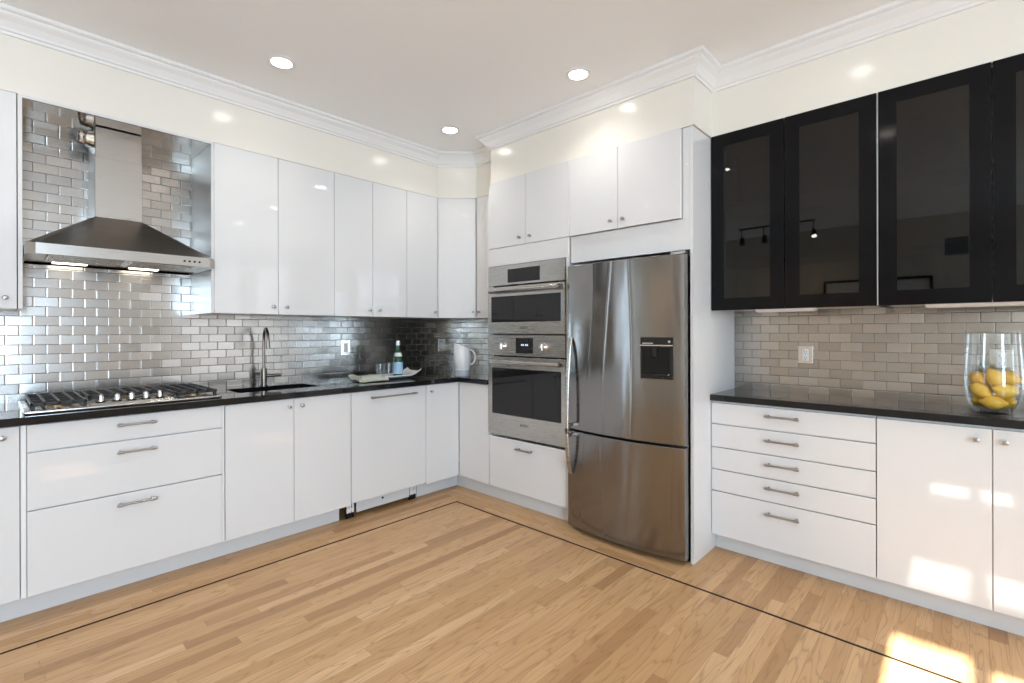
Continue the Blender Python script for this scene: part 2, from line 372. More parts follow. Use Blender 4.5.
b.box(XW + .012, XW + .1, YN, RIGHT_WIN[0], 0, ZC); b.box(XW + .012, XW + .1, RIGHT_WIN[0], RIGHT_WIN[1], RIGHT_WIN[3], ZC); b.box(XW + .012, XW + .1, RIGHT_WIN[0], RIGHT_WIN[1], 0, RIGHT_WIN[2])
struct('wall_right', b, 'cream')
# tiled splashbacks
b = MB(); b.box(-0.62, XWL + .012, YW, YW + .012, CT1 - .03, TOP + .003); struct('wall_left_tiling', b, 'tile_x')
b = MB(); b.box(XWL, XWL + .012, 2.68, YW, CT1 - .03, 1.46); b.box(XW, XW + .012, -.94, 1.10, CT1 - .03, 1.46); struct('wall_right_tiling', b, 'tile_y')

def wall_with_holes(mb, axis, d0, d1, a0, a1, holes):
    """holes: (a0, a1, z0, z1) sorted along a, grouped in columns of equal a-range"""
    cols = {}
    for h in holes: cols.setdefault((h[0], h[1]), []).append((h[2], h[3]))
    cur = a0
    def bx(p0, p1, z0, z1):
        if axis == 'x': mb.box(d0, d1, p0, p1, z0, z1)
        else: mb.box(p0, p1, d0, d1, z0, z1)
    for (p0, p1) in sorted(cols):
        bx(cur, p0, 0, ZC); z = 0
        for (z0, z1) in sorted(cols[(p0, p1)]): bx(p0, p1, z, z0); z = z1
        bx(p0, p1, z, ZC); cur = p1
    bx(cur, a1, 0, ZC)
# near wall (y = YN) with three tall openings, one added for light; back wall (x = XB) with window slits shaped to cast the sun patches
b = MB(); wall_with_holes(b, 'y', YN - .1, YN, XB - .1, XW + .1, [NEAR_ADDED, NEAR_MID, NEAR_RIGHT]); struct('wall_near', b, 'tan')
te = math.tan(SUN_EL)
def hz(x): return (x - XB) * te            # height at the back wall of the ray that lands at floor x
pan = [(-0.40, -0.31), (-0.235, -0.068), (0.003, 0.23)]
holes = []
for (p0, p1) in pan:
    far = 2.685 if p0 == 0.003 else 2.634
    holes += [(p0, p1, hz(0.33), hz(0.80)), (p0, p1, hz(2.18), hz(far))]
b = MB(); wall_with_holes(b, 'x', XB - .1, XB, YN, YW + .012, holes); struct('wall_back', b, 'tan')
for i, (axis, d, a0, a1, z0, z1) in enumerate((('y', YN) + NEAR_ADDED, ('y', YN) + NEAR_MID, ('y', YN) + NEAR_RIGHT, ('x', XW + .06) + RIGHT_WIN, ('y', YW + .05) + LEFT_ADDED)):  # first and last frames dress the openings added for light
    b = MB(); b.frame(a0, a1, z0, z1, 0.05, d - .03, d + .02, axis)
    m_ = (a0 + a1) / 2; zm = (z0 + z1) / 2
    if axis == 'y': b.box(m_ - .015, m_ + .015, d - .02, d + .01, z0, z1); b.box(a0, a1, d - .02, d + .01, zm - .02, zm + .02)
    else: b.box(d - .02, d + .01, m_ - .015, m_ + .015, z0, z1); b.box(d - .02, d + .01, a0, a1, zm - .02, zm + .02)
    struct('window_%d' % (i + 1), b, 'trim')

# crown moulding, mitred round the soffits
prof = [(0.0, 2.655), (0.010, 2.655), (0.012, 2.668), (0.020, 2.672), (0.024, 2.682), (0.040, 2.706), (0.058, 2.722), (0.064, 2.730), (0.064, 2.737), (0.078, 2.743), (0.082, 2.750), (0.082, 2.7595), (0.0, 2.7595)]
path = [Vector(p) for p in soffit[:8]]
def sweep(mb, path, prof):
    rings = []
    for i, p in enumerate(path):
        d1 = (path[i] - path[i - 1]).normalized() if i else (path[1] - path[0]).normalized()
        d2 = (path[i + 1] - path[i]).normalized() if i < len(path) - 1 else d1
        n1 = Vector((d1.y, -d1.x)); n2 = Vector((d2.y, -d2.x)); mvec = (n1 + n2).normalized(); k = 1 / max(0.3, mvec.dot(n1))
        rings.append([mb.bm.verts.new((p.x + mvec.x * k * o, p.y + mvec.y * k * o, z)) for o, z in prof])
    n = len(prof)
    for A, B in zip(rings, rings[1:]):
        for k in range(n): mb.bm.faces.new([A[k], A[(k + 1) % n], B[(k + 1) % n], B[k]])
b = MB(); sweep(b, path, prof); struct('trim_2', b, 'trim')
# plinths
b = MB(); b.box(-0.62, 1.62, KY, KY + .016, 0, 0.108); b.box(2.255, KX, KY, KY + .016, 0, 0.108); struct('baseboard_left', b, 'kick')
b = MB(); b.box(KX, KX + .016, 1.93, KY + .016, 0, 0.104); struct('baseboard_right', b, 'kick')
b = MB(); b.box(KR, KR + .016, -0.47, 1.096, 0, 0.096); struct('baseboard_far_right', b, 'kick')

# ------------------------------------------------------------------ cabinet pieces
G = 0.0015
def knob(parent, p, n, name='knob'):
    p = Vector(p); n = Vector(n); mb = MB()
    mb.cyl(p, p + n * .016, 0.0055, seg=14); mb.cyl(p + n * .014, p + n * .027, 0.0095, 0.0105, 18); mb.cyl(p + n * .027, p + n * .0285, 0.0105, 0.0085, 18)
    return obj(name, mb, 'nickel', parent, True)
def bar_handle(parent, a, bb, n, r=0.0055, off=0.030, mat='nickel'):
    a = Vector(a); bb = Vector(bb); n = Vector(n); d = (bb - a).normalized(); mb = MB()
    mb.cyl(a + n * off, bb + n * off, r, seg=14)
    for p in (a + d * .016, bb - d * .016):
        mb.cyl(p, p + n * (off + r * .5), r * 1.25, seg=12)
        mb.cyl(p + n * off - d * .011, p + n * off + d * .011, r * 1.35, seg=14)
    return obj('handle', mb, mat, parent, True)
def door_y(parent, x0, x1, z0, z1, y, name='door', mat='white', th=0.019):
    return obj(name, MB().box(x0 + G, x1 - G, y, y + th, z0 + G, z1 - G, 0.0012, 1), mat, parent)
def door_x(parent, y0, y1, z0, z1, x, name='door', mat='white', th=0.019):
    return obj(name, MB().box(x, x + th, y0 + G, y1 - G, z0 + G, z1 - G, 0.0012, 1), mat, parent)
def carcass(parent, x0, x1, y0, y1, z0, z1, mat='white_side', name='body'):
    return obj(name, MB().box(x0, x1, y0, y1, z0, z1), mat, parent)

# ---- upper cabinets on the left wall
ZU = 1.388
def upper(label, x0, x1, splits, knobs):
    t = thing('wall_cabinet', label, 'cabinet', (x0, YW, ZU), 'white wall cabinets above the left worktop')
    carcass(t, x0 + .001, x1 - .001, YU + .021, YW - .002, ZU, TOP)
    for a, c in zip(splits, splits[1:]):
        d = door_y(t, a, c, ZU - .002, TOP, YU)
        for kx in knobs:
            if a < kx < c: knob(d, (kx, YU, 1.436), (0, -1, 0))
    return t
upper('white gloss wall cabinet at the left edge, left of the hood niche', -0.50, 0.096, [-0.50, 0.096], [0.056])
upper('wide two-door white wall cabinet just right of the hood niche, above the sink', 0.913, 1.663, [0.913, 1.281, 1.663], [1.247, 1.329])
upper('narrower two-door white wall cabinet between the one above the sink and a single-door one', 1.663, 2.269, [1.663, 1.966, 2.269], [1.933, 2.017])
upper('single-door white wall cabinet next to the angled corner cabinet', 2.269, XD, [2.269, XD], [2.542])
t = thing('corner_cabinet', 'angled white wall cabinet across the corner above the pitcher', 'cabinet', (XD, YW, ZU))
obj('body', MB().prism([(XD + .002, YW - .002), (XD + .002, YU + .024), (XD + .028, YU + .01), (2.805 + .012, YD + .018), (XWL - .002, YD + .018), (XWL - .002, YW - .002)], ZU, TOP), 'white_side', t)
dv = Vector((2.803 - XD, YD - YU, 0)); L = dv.length; dv.normalize(); nv = Vector((dv.y, -dv.x, 0))
mt = Matrix(((dv.x, -nv.x, 0, XD), (dv.y, -nv.y, 0, YU), (0, 0, 1, 0), (0, 0, 0, 1)))
d = obj('door', MB().box(.004, L - .004, 0, .019, ZU - .0005, TOP - G, .0012, 1, mt), 'white', t)
p = Vector((XD, YU, 1.437)) + dv * (L - .025); knob(d, p, nv)
t = thing('wall_cabinet', 'sliver of a white wall cabinet between the corner cabinet and the oven tower', 'cabinet', (XWL, 2.68, ZU))
carcass(t, 2.826, XWL - .002, 2.690, YD + .010, ZU, TOP)
d = door_x(t, 2.690, YD - .004, ZU - .002, TOP, 2.806); knob(d, (2.806, 2.985, 1.437), (-1, 0, 0))

# ---- stainless lined niche round the hood
t = thing('hood_niche_lining', 'stainless steel sheet lining with white edges framing the hood niche', 'panel', (0.506, YW, ZU))
obj('side_panel', MB().box(.099, .114, YU + .004, YW - .002, ZU, TOP - .016), 'lining', t)
obj('side_panel', MB().box(.898, .911, YU + .004, YW - .002, ZU, TOP - .016), 'lining', t)
obj('top_panel', MB().box(.099, .911, YU + .004, YW - .002, TOP - .015, TOP), 'lining_top', t)
e = MB(); e.box(.098, .113, YU - .002, YU + .003, ZU, TOP); e.box(.899, .912, YU - .002, YU + .003, ZU, TOP); e.box(.113, .899, YU - .002, YU + .003, TOP - .013, TOP)
o = obj('edge_band', e, 'white', t); o['label'] = 'white edge band'

# ---- range hood
t = thing('range_hood', 'stainless steel pyramid chimney hood over the gas cooktop', 'range hood', (0.504, YW, 1.64))
hx0, hx1, hy, hz0, hz1 = 0.118, 0.890, 3.13, 1.640, 1.690
ch = 0.034
def lip(z, g=0.0): return [(hx0 + g, YW - .004), (hx0 + g, hy + ch), (hx0 + ch, hy + g), (hx1 - ch, hy + g), (hx1 - g, hy + ch), (hx1 - g, YW - .004)]
b = MB()
lo = [b.bm.verts.new((x, y, hz0)) for x, y in lip(0)]; hi = [b.bm.verts.new((x, y, hz1)) for x, y in lip(0)]
n = len(lo)
for k in range(n): b.bm.faces.new([lo[k], lo[(k + 1) % n], hi[(k + 1) % n], hi[k]])
inn = [b.bm.verts.new((x, y, hz0)) for x, y in lip(0, .012)]
inu = [b.bm.verts.new((x, y, hz0 + .012)) for x, y in lip(0, .012)]
for k in range(n):
    b.bm.faces.new([lo[k], lo[(k + 1) % n], inn[(k + 1) % n], inn[k]]); b.bm.faces.new([inn[k], inn[(k + 1) % n], inu[(k + 1) % n], inu[k]])
b.bm.faces.new(inu)
obj('rim', b, 'steel_hood', t)
cx0, cx1, cy, cz = 0.392, 0.597, 3.40, 1.892
b = MB(); lo = [b.bm.verts.new((x, y, hz1)) for x, y in lip(0)]
hi = [b.bm.verts.new(p) for p in ((cx0, YW - .004, cz), (cx0, cy, cz), (cx0 + .002, cy, cz), (cx1 - .002, cy, cz), (cx1, cy, cz), (cx1, YW - .004, cz))]
for k in range(n): b.bm.faces.new([lo[k], lo[(k + 1) % n], hi[(k + 1) % n], hi[k]])
obj('canopy', b, 'steel_hood', t)
obj('chimney', MB().box(cx0, cx1, cy, YW - .004, cz, 2.212, .0015, 1), 'steel_hood', t)
obj('chimney_sleeve', MB().box(cx0 + .002, cx1 - .002, cy + .002, YW - .004, 2.211, 2.374, .0015, 1), 'steel_hood', t)
for x0, x1 in ((0.20, 0.49), (0.515, 0.81)):
    b = MB(); b.box(x0, x1, 3.20, 3.50, hz0 + .004, hz0 + .010)
    for k in range(9): b.box(x0 + .01, x1 - .01, 3.215 + k * .031, 3.229 + k * .031, hz0 + .001, hz0 + .004)
    obj('filter', b, 'steel', t)
for x0, x1 in ((0.235, 0.375), (0.56, 0.70)):
    l = obj('lamp', MB().box(x0, x1, 3.535, 3.575, hz0 + .002, hz0 + .010, .003, 2), 'lamp_warm', t)
for k in range(4):
    x = 0.735 + k * .0235
    obj('button', MB().cyl((x, hy, 1.663), (x, hy - .006, 1.663), 0.0055, seg=12), 'black_plastic', t, True)
# crumpled foil duct collar beside the chimney top
b = MB()
for k in range(9): b.ball((cx0 - .02 - .012 * (k % 3), 3.49 + .02 * math.sin(k * 2.1), 2.325 + .022 * math.cos(k * 1.7)), .022, .024, .02, Matrix.Rotation(k, 4, 'Y'), 8, 6)
b.cyl((cx0 + .004, 3.50, 2.33), (cx0 - .03, 3.50, 2.33), 0.05, 0.04, 18)
o = obj('duct_collar', b, 'foil', t); o['label'] = 'crumpled foil duct collar'
for x in (0.305, 0.63):
    d_ = bpy.data.lights.new('hood_bulb', 'AREA'); d_.shape = 'RECTANGLE'; d_.size = .13; d_.size_y = .03; d_.energy = 0.5; d_.color = (1, .88, .70); d_.spread = math.radians(150)
    o = bpy.data.objects.new('hood_bulb', d_); COL.objects.link(o); o.location = (x, 3.555, hz0 - .003); o.parent = t; o.location = Vector((x, 3.555, hz0 - .003)) - ORG[t.name]

# ---- base cabinets on the left wall
def base(name, label, x0, x1, cat='cabinet', group='white base units under the left worktop'):
    t = thing(name, label, cat, (x0, YW, 0.0), group)
    return t
ZB, ZT = 0.113, 0.868
t = base('base_cabinet', 'white base cabinet at the left edge, left of the wide drawers', -0.50, 0.096)
carcass(t, -0.50, .095, YF + .021, YW - .002, .11, .871); d = door_y(t, -0.50, .096, ZB, ZT, YF); knob(d, (.042, YF, .825), (0, -1, 0))
t = base('drawer_cabinet', 'wide white three-drawer base cabinet under the gas cooktop', 0.096, 0.897)
carcass(t, .097, .896, YF + .021, YW - .002, .11, .871)
obj('filler_strip', MB().box(.098, .115, YF + .006, YF + .020, ZB, ZT), 'white_side', t); obj('filler_strip', MB().box(.886, .896, YF + .006, YF + .020, ZB, ZT), 'white_side', t)
for (z0, z1, hzz) in ((.749, ZT, .826), (.491, .746, .694), (ZB, .488, .440)):
    d = door_y(t, .116, .885, z0, z1, YF, 'drawer'); bar_handle(d, (.424, YF, hzz), (.584, YF, hzz), (0, -1, 0))
t = base('sink_cabinet', 'white two-door base cabinet under the black sink', 0.897, 1.656)
carcass(t, .898, 1.655, YF + .021, YF + .14, .11, .871)
for a, c, kx in ((.899, 1.278, 1.246), (1.278, 1.655, 1.323)):
    d = door_y(t, a, c, ZB, ZT, YF); knob(d, (kx, YF, .822), (0, -1, 0))
t = base('dishwasher', 'white panelled dishwasher with a long bar handle and exposed feet', 1.656, 2.272, 'dishwasher', None)
carcass(t, 1.662, 2.268, YF + .021, YW - .06, .118, .869)
d = door_y(t, 1.658, 2.272, .126, ZT, YF, 'door_panel'); bar_handle(d, (1.795, YF, .820), (2.175, YF, .820), (0, -1, 0), .006)
obj('base_plate', MB().box(1.735, 2.17, 3.09, 3.10, .030, .117), 'kick', t)
obj('screw', MB().cyl((1.94, 3.0899, .08), (1.94, 3.086, .08), .008, seg=12), 'black_plastic', t)
for x0 in (1.658, 2.172):
    obj('bracket_plate', MB().box(x0, x0 + .062, 3.098, 3.104, .0005, .116), 'black_plastic', t)
    b = MB(); b.box(x0 + .004, x0 + .058, 3.088, 3.097, .052, .066)
    for q in (.006, .024, .044): b.box(x0 + q, x0 + q + .011, 3.086, 3.097, .040, .112)
    o = obj('hinge_bracket', b, 'led', t)
for x0 in (1.70, 2.22): obj('foot', MB().cyl((x0, 3.30, 0.001), (x0, 3.30, .012), .016, seg=16).cyl((x0, 3.30, .012), (x0, 3.30, .117), .007, seg=12), 'black_plastic', t, True)
t = base('base_cabinet', 'narrow one-door white base cabinet right of the dishwasher, in the corner', 2.273, 2.60)
carcass(t, 2.274, 2.598, YF + .021, YW - .002, .11, .871); d = door_y(t, 2.273, 2.602, ZB, ZT, YF); knob(d, (2.316, YF, .818), (0, -1, 0))
t = thing('corner_panel_cabinet', 'plain white base panel without a handle between the corner and the oven tower', 'cabinet', (XWL, 2.67, 0))
carcass(t, XF + .021, XWL - .002, 2.670, YF + .018, .108, .871); door_x(t, 2.670, YF - .004, .109, ZT, XF, 'panel')

# ---- L-shaped worktop with a cut-out for the sink, and the sink itself
SX0, SX1, SY0, SY1 = 1.03, 1.535, 3.20, 3.47
b = MB(); ye = 2.990
for (x0, x1, y0, y1) in ((-0.55, SX0, ye, YW - .001), (SX1, XWL - .001, ye, YW - .001), (SX0, SX1, ye, SY0), (SX0, SX1, SY1, YW - .001), (2.575, XWL - .001, 2.670, ye)):
    b.box(x0, x1, y0, y1, CT0, CT1)
bmesh.ops.remove_doubles(b.bm, verts=b.bm.verts, dist=1e-5)
o = obj('worktop', b, 'granite'); tag(o, 'long L-shaped polished black stone worktop running under the hood and round the corner', 'countertop')
b = MB(); zt, zb = CT0 - .001, .70
b.box(SX0 - .012, SX1 + .012, SY0 - .012, SY0, zb, zt); b.box(SX0 - .012, SX1 + .012, SY1, SY1 + .012, zb, zt); b.box(SX0 - .012, SX0, SY0, SY1, zb, zt); b.box(SX1, SX1 + .012, SY0, SY1, zb, zt); b.box(SX0, SX1, SY0, SY1, zb, zb + .01)
t = thing('kitchen_sink', 'black undermount sink set in the worktop before the faucet', 'sink', ((SX0 + SX1) / 2, 3.33, zb))
obj('basin', b, 'sink', t); obj('drain', MB().cyl((1.28, 3.34, zb + .01), (1.28, 3.34, zb + .014), .04, seg=24), 'chrome', t, True)

# ---- faucet
fx, fy = 1.300, 3.555
t = thing('kitchen_faucet', 'brushed bronze gooseneck faucet standing behind the sink', 'faucet', (fx, fy, CT1))
obj('base', MB().cyl((fx, fy, CT1), (fx, fy, CT1 + .006), .026, seg=24).cyl((fx, fy, CT1 + .005), (fx, fy, CT1 + .115), .0195, .0185, 24), 'bronze', t, True)
dx, dy = -0.19, -0.982; rr = 0.080
pts = [(fx, fy, CT1 + .11), (fx, fy, 1.0), (fx, fy, 1.1), (fx, fy, 1.215)]
for k in range(1, 13):
    a = math.pi * k / 12; pts.append((fx + dx * rr * (1 - math.cos(a)), fy + dy * rr * (1 - math.cos(a)), 1.215 + rr * math.sin(a)))
pts.append((fx + dx * 2 * rr, fy + dy * 2 * rr, 1.175))
obj('spout', MB().tube(pts, .0095, 14), 'bronze', t, True)
ex, ey = fx + dx * 2 * rr, fy + dy * 2 * rr
obj('spray_head', MB().cyl((ex, ey, 1.215), (ex, ey, 1.165), .0115, .0135, 18), 'bronze', t, True)
obj('lever', MB().cyl((fx + .017, fy - .004, .972), (fx + .045, fy - .010, .972), .012, seg=16).cyl((fx + .04, fy - .009, .972), (fx + .105, fy - .02, .974), .0115, .0105, 16), 'bronze', t, True)

# ---- gas cooktop
t = thing('gas_cooktop', 'stainless five-burner gas cooktop with black cast-iron grates', 'cooktop', (0.502, 3.33, CT1))
KX0, KX1, KY0, KY1 = 0.108, 0.896, 3.055, 3.575
obj('tray', MB().box(KX0, KX1, KY0, KY1, CT1 + .0005, CT1 + .015, .006, 3), 'steel', t, True)
b = MB(); b.prism([(KY0 + .003, CT1 + .014), (KY0 + .012, CT1 + .022), (KY0 + .16, CT1 + .026), (KY0 + .175, CT1 + .014)], 0.335, 0.672, 'x')
obj('control_panel', b, 'steel', t)
for x in (0.381, 0.444, 0.502, 0.562, 0.6225):
    b = MB(); b.cyl((x, 3.128, CT1 + .023), (x, 3.128, CT1 + .028), .021, .020, 22)
    k_ = obj('knob_bezel', b, 'black_plastic', t, True)
    obj('knob', MB().cyl((x, 3.128, CT1 + .028), (x, 3.128, CT1 + .056), .0135, .0125, 22).box(x - .003, x + .003, 3.115, 3.141, CT1 + .052, CT1 + .062), 'chrome', k_, True)
for (x, y, r) in ((0.225, 3.18, .038), (0.225, 3.45, .030), (0.502, 3.40, .055), (0.785, 3.18, .030), (0.785, 3.45, .038)):
    bb = obj('burner', MB().cyl((x, y, CT1 + .014), (x, y, CT1 + .024), r, r * .92, 24), 'brass', t, True)
    obj('burner_cap', MB().cyl((x, y, CT1 + .024), (x, y, CT1 + .032), r * .86, r * .80, 24), 'iron', bb, True)
def grate(x0, x1, y0, y1, n):
    b = MB(); z0, z1 = CT1 + .034, CT1 + .048; w = .011
    for yy in (y0, y1 - w): b.box(x0, x1, yy, yy + w, z0, z1, .002, 1)
    for xx in (x0, x1 - w): b.box(xx, xx + w, y0, y1, z0, z1, .002, 1)
    for k in range(1, n): xx = x0 + (x1 - x0) * k / n; b.box(xx - w / 2, xx + w / 2, y0, y1, z0, z1 + .004, .002, 1)
    ym = (y0 + y1) / 2; b.box(x0, x1, ym - w / 2, ym + w / 2, z0, z1, .002, 1)
    for yy in ((y0 * 3 + y1) / 4, (y0 + y1 * 3) / 4): b.box(x0, x1, yy - w / 2, yy + w / 2, z0, z1, .002, 1)
    for xx in (x0 + .002, x1 - .016):
        for yy in (y0 + .002, y1 - .016): b.box(xx, xx + .014, yy, yy + .014, CT1 + .013, z0 + .002)
    return obj('grate', b, 'iron', t)
grate(0.130, 0.325, 3.075, 3.555, 4); grate(0.345, 0.662, 3.245, 3.555, 6); grate(0.682, 0.876, 3.075, 3.555, 4)

# ---- oven tower, ovens
TY0, TY1 = 1.915, 2.667
t = thing('oven_tower', 'tall white oven cabinet with one deep drawer below the ovens', 'cabinet', (XWL, 2.29, 0))
b = MB(); b.box(2.63, XWL - .003, TY1 - .018, TY1, .104, 2.392); b.box(2.63, XWL - .003, TY0 + .012, TY0 + .030, .104, 2.392)
b.box(2.63, XWL - .003, TY0 + .03, TY1 - .018, .104, .12); b.box(2.66, XWL - .003, TY0 + .03, TY1 - .018, .485, .50); b.box(2.66, XWL - .003, TY0 + .03, TY1 - .018, 1.765, 1.785); b.box(3.15, XWL - .003, TY0 + .03, TY1 - .018, .12, 2.39)
obj('body', b, 'white_side', t)
obj('top_fascia', MB().box(XF, XF + .019, TY0 + .006, TY1, 1.761, 1.893, .001, 1), 'white', t)
obj('side_strip', MB().box(XF + .002, XF + .019, TY0 + .008, TY0 + .023, .110, 1.76), 'white', t)
d = door_x(t, TY0 + .024, TY1 - .001, .108, .490, XF, 'drawer'); bar_handle(d, (XF, 2.374, .430), (XF, 2.226, .430), (-1, 0, 0), .006)
OY0, OY1 = 1.942, 2.664; OX = 2.588
def glass_front(parent, y0, y1, z0, z1, x): return obj('window', MB().box(x - .0015, x + .004, y0, y1, z0, z1, .001, 1), 'black_glass', parent)
t = thing('microwave_oven', 'stainless built-in microwave, upper of the two ovens', 'microwave', (2.9, 2.30, 1.252))
obj('body', MB().box(OX + .022, 3.10, OY0 + .04, OY1 - .04, 1.256, 1.752), 'black_plastic', t)
c = obj('control_panel', MB().box(OX, OX + .022, OY0, OY1, 1.612, 1.757, .002, 2), 'steel', t)
s_ = obj('display', MB().box(OX - .0015, OX + .002, 2.152, 2.458, 1.628, 1.726, .001, 1), 'black_glass', c)
d = obj('door', MB().box(OX, OX + .022, OY0, OY1, 1.256, 1.602, .002, 2), 'steel', t)
w_ = glass_front(d, 1.972, 2.628, 1.342, 1.532, OX)
bar_handle(d, (OX, 2.602, 1.571), (OX, 1.950, 1.571), (-1, 0, 0), .0145, .045, 'steel')
lettering('logo_lettering', 'BOSCH', .021, 'grey_text', d, (OX - .0003, 2.30, 1.300))
t = thing('wall_oven', 'stainless built-in oven with two knobs, lower of the two ovens', 'oven', (2.9, 2.30, .50))
obj('body', MB().box(OX + .022, 3.10, OY0 + .04, OY1 - .04, .508, 1.246), 'black_plastic', t)
c = obj('control_panel', MB().box(OX, OX + .022, OY0, OY1, 1.098, 1.246, .002, 2), 'steel', t)
s_ = obj('display', MB().box(OX - .0015, OX + .002, 2.215, 2.380, 1.118, 1.228, .001, 1), 'black_glass', c)
b = MB()
for k, yy in enumerate((2.325, 2.310, 2.288, 2.273)): b.box(OX - .0022, OX - .0014, yy - .010, yy, 1.172, 1.184)
obj('clock_digits', b, 'clock', s_)
for yy in (2.500, 2.118):
    b = MB(); b.cyl((OX, yy, 1.167), (OX - .006, yy, 1.167), .036, .034, 28); b.cyl((OX - .006, yy, 1.167), (OX - .030, yy, 1.167), .027, .024, 28); b.box(OX - .040, OX - .028, yy - .006, yy + .006, 1.143, 1.191, .002, 1)
    obj('knob', b, 'chrome', c, True)
d = obj('door', MB().box(OX, OX + .022, OY0, OY1, .510, 1.088, .002, 2), 'steel', t)
w_ = glass_front(d, 1.972, 2.620, .665, 1.005, OX)
bar_handle(d, (OX, 2.602, 1.054), (OX, 1.950, 1.054), (-1, 0, 0), .0145, .045, 'steel')
lettering('logo_lettering', 'BOSCH', .024, 'grey_text', d, (OX - .0003, 2.30, .605))

# ---- cabinets over the ovens and the fridge
def over(label, y0, y1, ym, kn):
    t = thing('wall_cabinet', label, 'cabinet', (XWL, ym, 1.9), 'white cabinets over the ovens and refrigerator')
    carcass(t, XF + .021, XF + .028, y0 + .003, y1 - .003, 1.899, TOP - .002)
    for a, c_ in ((ym, y1), (y0, ym)):
        d = door_x(t, a, c_, 1.895, TOP, XF)
        for ky in kn:
            if a < ky < c_: knob(d, (XF, ky, 1.945), (-1, 0, 0))
over('white two-door cabinet over the microwave, nearest the corner', 1.914, 2.667, 2.293, (2.345, 2.245))
t = over('white two-door cabinet over the refrigerator', 1.157, 1.914, 1.552, (1.595, 1.510))
t = thing('refrigerator_surround', 'white filler panel and tall white end panel enclosing the refrigerator', 'panel', (2.9, 1.1, 0))
obj('end_panel', MB().box(2.624, XW - .003, 1.0985, 1.1145, .001, 2.394), 'white', t)
obj('filler_panel', MB().box(2.622, 2.638, 1.1155, 1.915, 1.722, 1.893), 'white', t)
o = obj('filler_strip', MB().box(2.622, 2.638, 1.1155, 1.155, 1.8935, 2.392), 'white', t)
obj('screw_cap', MB().cyl((2.622, 1.128, 2.19), (2.6205, 1.128, 2.19), .006, seg=14), 'plastic_white', t)

# ---- refrigerator
FY0, FY1 = 1.1215, 1.900
def fx_at(y):
    s_ = (y - FY0) / (FY1 - FY0); return 2.560 - 0.045 * (1 - (2 * s_ - 1) ** 2)
t = thing('refrigerator', 'tall stainless refrigerator with bowed doors and a water dispenser', 'refrigerator', (2.9, 1.51, 0))
obj('body', MB().box(2.625, 3.19, FY0 + .006, FY1 - .006, .045, 1.695, .004, 2), 'nickel', t)
obj('foot_grille', MB().box(2.64, 2.66, FY0 + .012, FY1 - .012, .004, .046), 'black_plastic', t)
for yy in (FY0 + .05, FY1 - .05): obj('foot', MB().cyl((3.0, yy, 0.0005), (3.0, yy, .046), .02, seg=14), 'black_plastic', t)
def fridge_door(z0, z1):
    b = MB(); N = 40; ring = []
    prof_ = []
    for k in range(N + 1):
        y = FY0 + (FY1 - FY0) * k / N; x = fx_at(y); e = min(y - FY0, FY1 - y)
        if e < .004: x += .004 - math.sqrt(max(0, .004 ** 2 - (.004 - e) ** 2))
        prof_.append((x, y))
    extra = [(fx_at(FY0) + .003, FY0 + .0018), (fx_at(FY0) + .001, FY0 + .005)]
    prof_ = prof_ + [(2.622, FY1), (2.622, FY0)]
    for z, ins in ((z0, .004), (z0 + .004, 0), (z1 - .004, 0), (z1, .004)):
        ring.append([b.bm.verts.new((x + (ins if i <= N else 0), y, z)) for i, (x, y) in enumerate(prof_)])
    n_ = len(prof_)
    for A, B in zip(ring, ring[1:]):
        for k in range(n_): b.bm.faces.new([A[k], A[(k + 1) % n_], B[(k + 1) % n_], B[k]])
    b.bm.faces.new(ring[0][::-1]); b.bm.faces.new(ring[-1])
    return b
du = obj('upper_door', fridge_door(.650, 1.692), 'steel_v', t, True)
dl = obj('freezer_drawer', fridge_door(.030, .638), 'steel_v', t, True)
obj('door_gasket', MB().box(2.575, 2.621, FY0 + .012, FY1 - .012, .639, .649), 'dark_gap', t)
obj('hinge_cover', MB().box(2.575, 2.70, FY0 + .004, FY0 + .085, 1.696, 1.712, .003, 1), 'nickel', t)
def fridge_handle(parent, z0, z1, flip):
    pts = []; y = 1.862; x = fx_at(y)
    for k in range(17):
        s_ = k / 16; z = z0 + (z1 - z0) * s_
        q = s_ if not flip else 1 - s_
        off = .050 * math.sin(math.pi * min(1, .12 + .88 * q) * .62) ** .8 if q < .97 else .03
        off = .006 + .046 * (math.sin(math.pi * (0.5 + 0.5 * (1 - q))) if q > 0 else 0) if False else .004 + .050 * math.cos(q * math.pi / 2) ** .6
        pts.append((x - off, y, z))
    b = MB(); b.tube(pts, .01, 12, (.007, .014))
    q0 = pts[0] if not flip else pts[-1]
    zz = q0[2] + (.012 if not flip else -.012)
    b.box(q0[0], x + .004, y - .012, y + .012, zz - .012, zz + .012, .003, 1)
    return obj('handle', b, 'steel', parent, True)
fridge_handle(du, .665, 1.235, False); fridge_handle(dl, .365, .628, True)
# water dispenser, set square to the bowed door
yc = 1.268; xc = fx_at(yc); slope = (fx_at(yc + .01) - fx_at(yc - .01)) / .02; ang = math.atan(-slope)
mt = Matrix.Translation((xc, yc, 0)) @ Matrix.Rotation(ang, 4, 'Z')
dp = obj('water_dispenser', MB().box(-.004, .012, -.092, .092, 1.008, 1.240, .003, 2, mt), 'black_plastic', t)
b = MB(); b.frame(-.088, .088, 1.012, 1.194, .012, -.0075, -.003, 'x'); bmesh.ops.transform(b.bm, matrix=mt, verts=b.bm.verts); obj('recess_frame', b, 'black_glass', dp)
obj('display', MB().box(-.006, -.003, -.088, .088, 1.199, 1.236, .001, 1, mt), 'black_glass', dp)
obj('trim_bar', MB().box(-.008, -.003, -.092, .092, 1.192, 1.198, 0, 1, mt), 'chrome', dp)
obj('nozzle', MB().box(-.016, -.003, -.006, .022, 1.130, 1.180, .003, 1, mt), 'black_glass', dp)
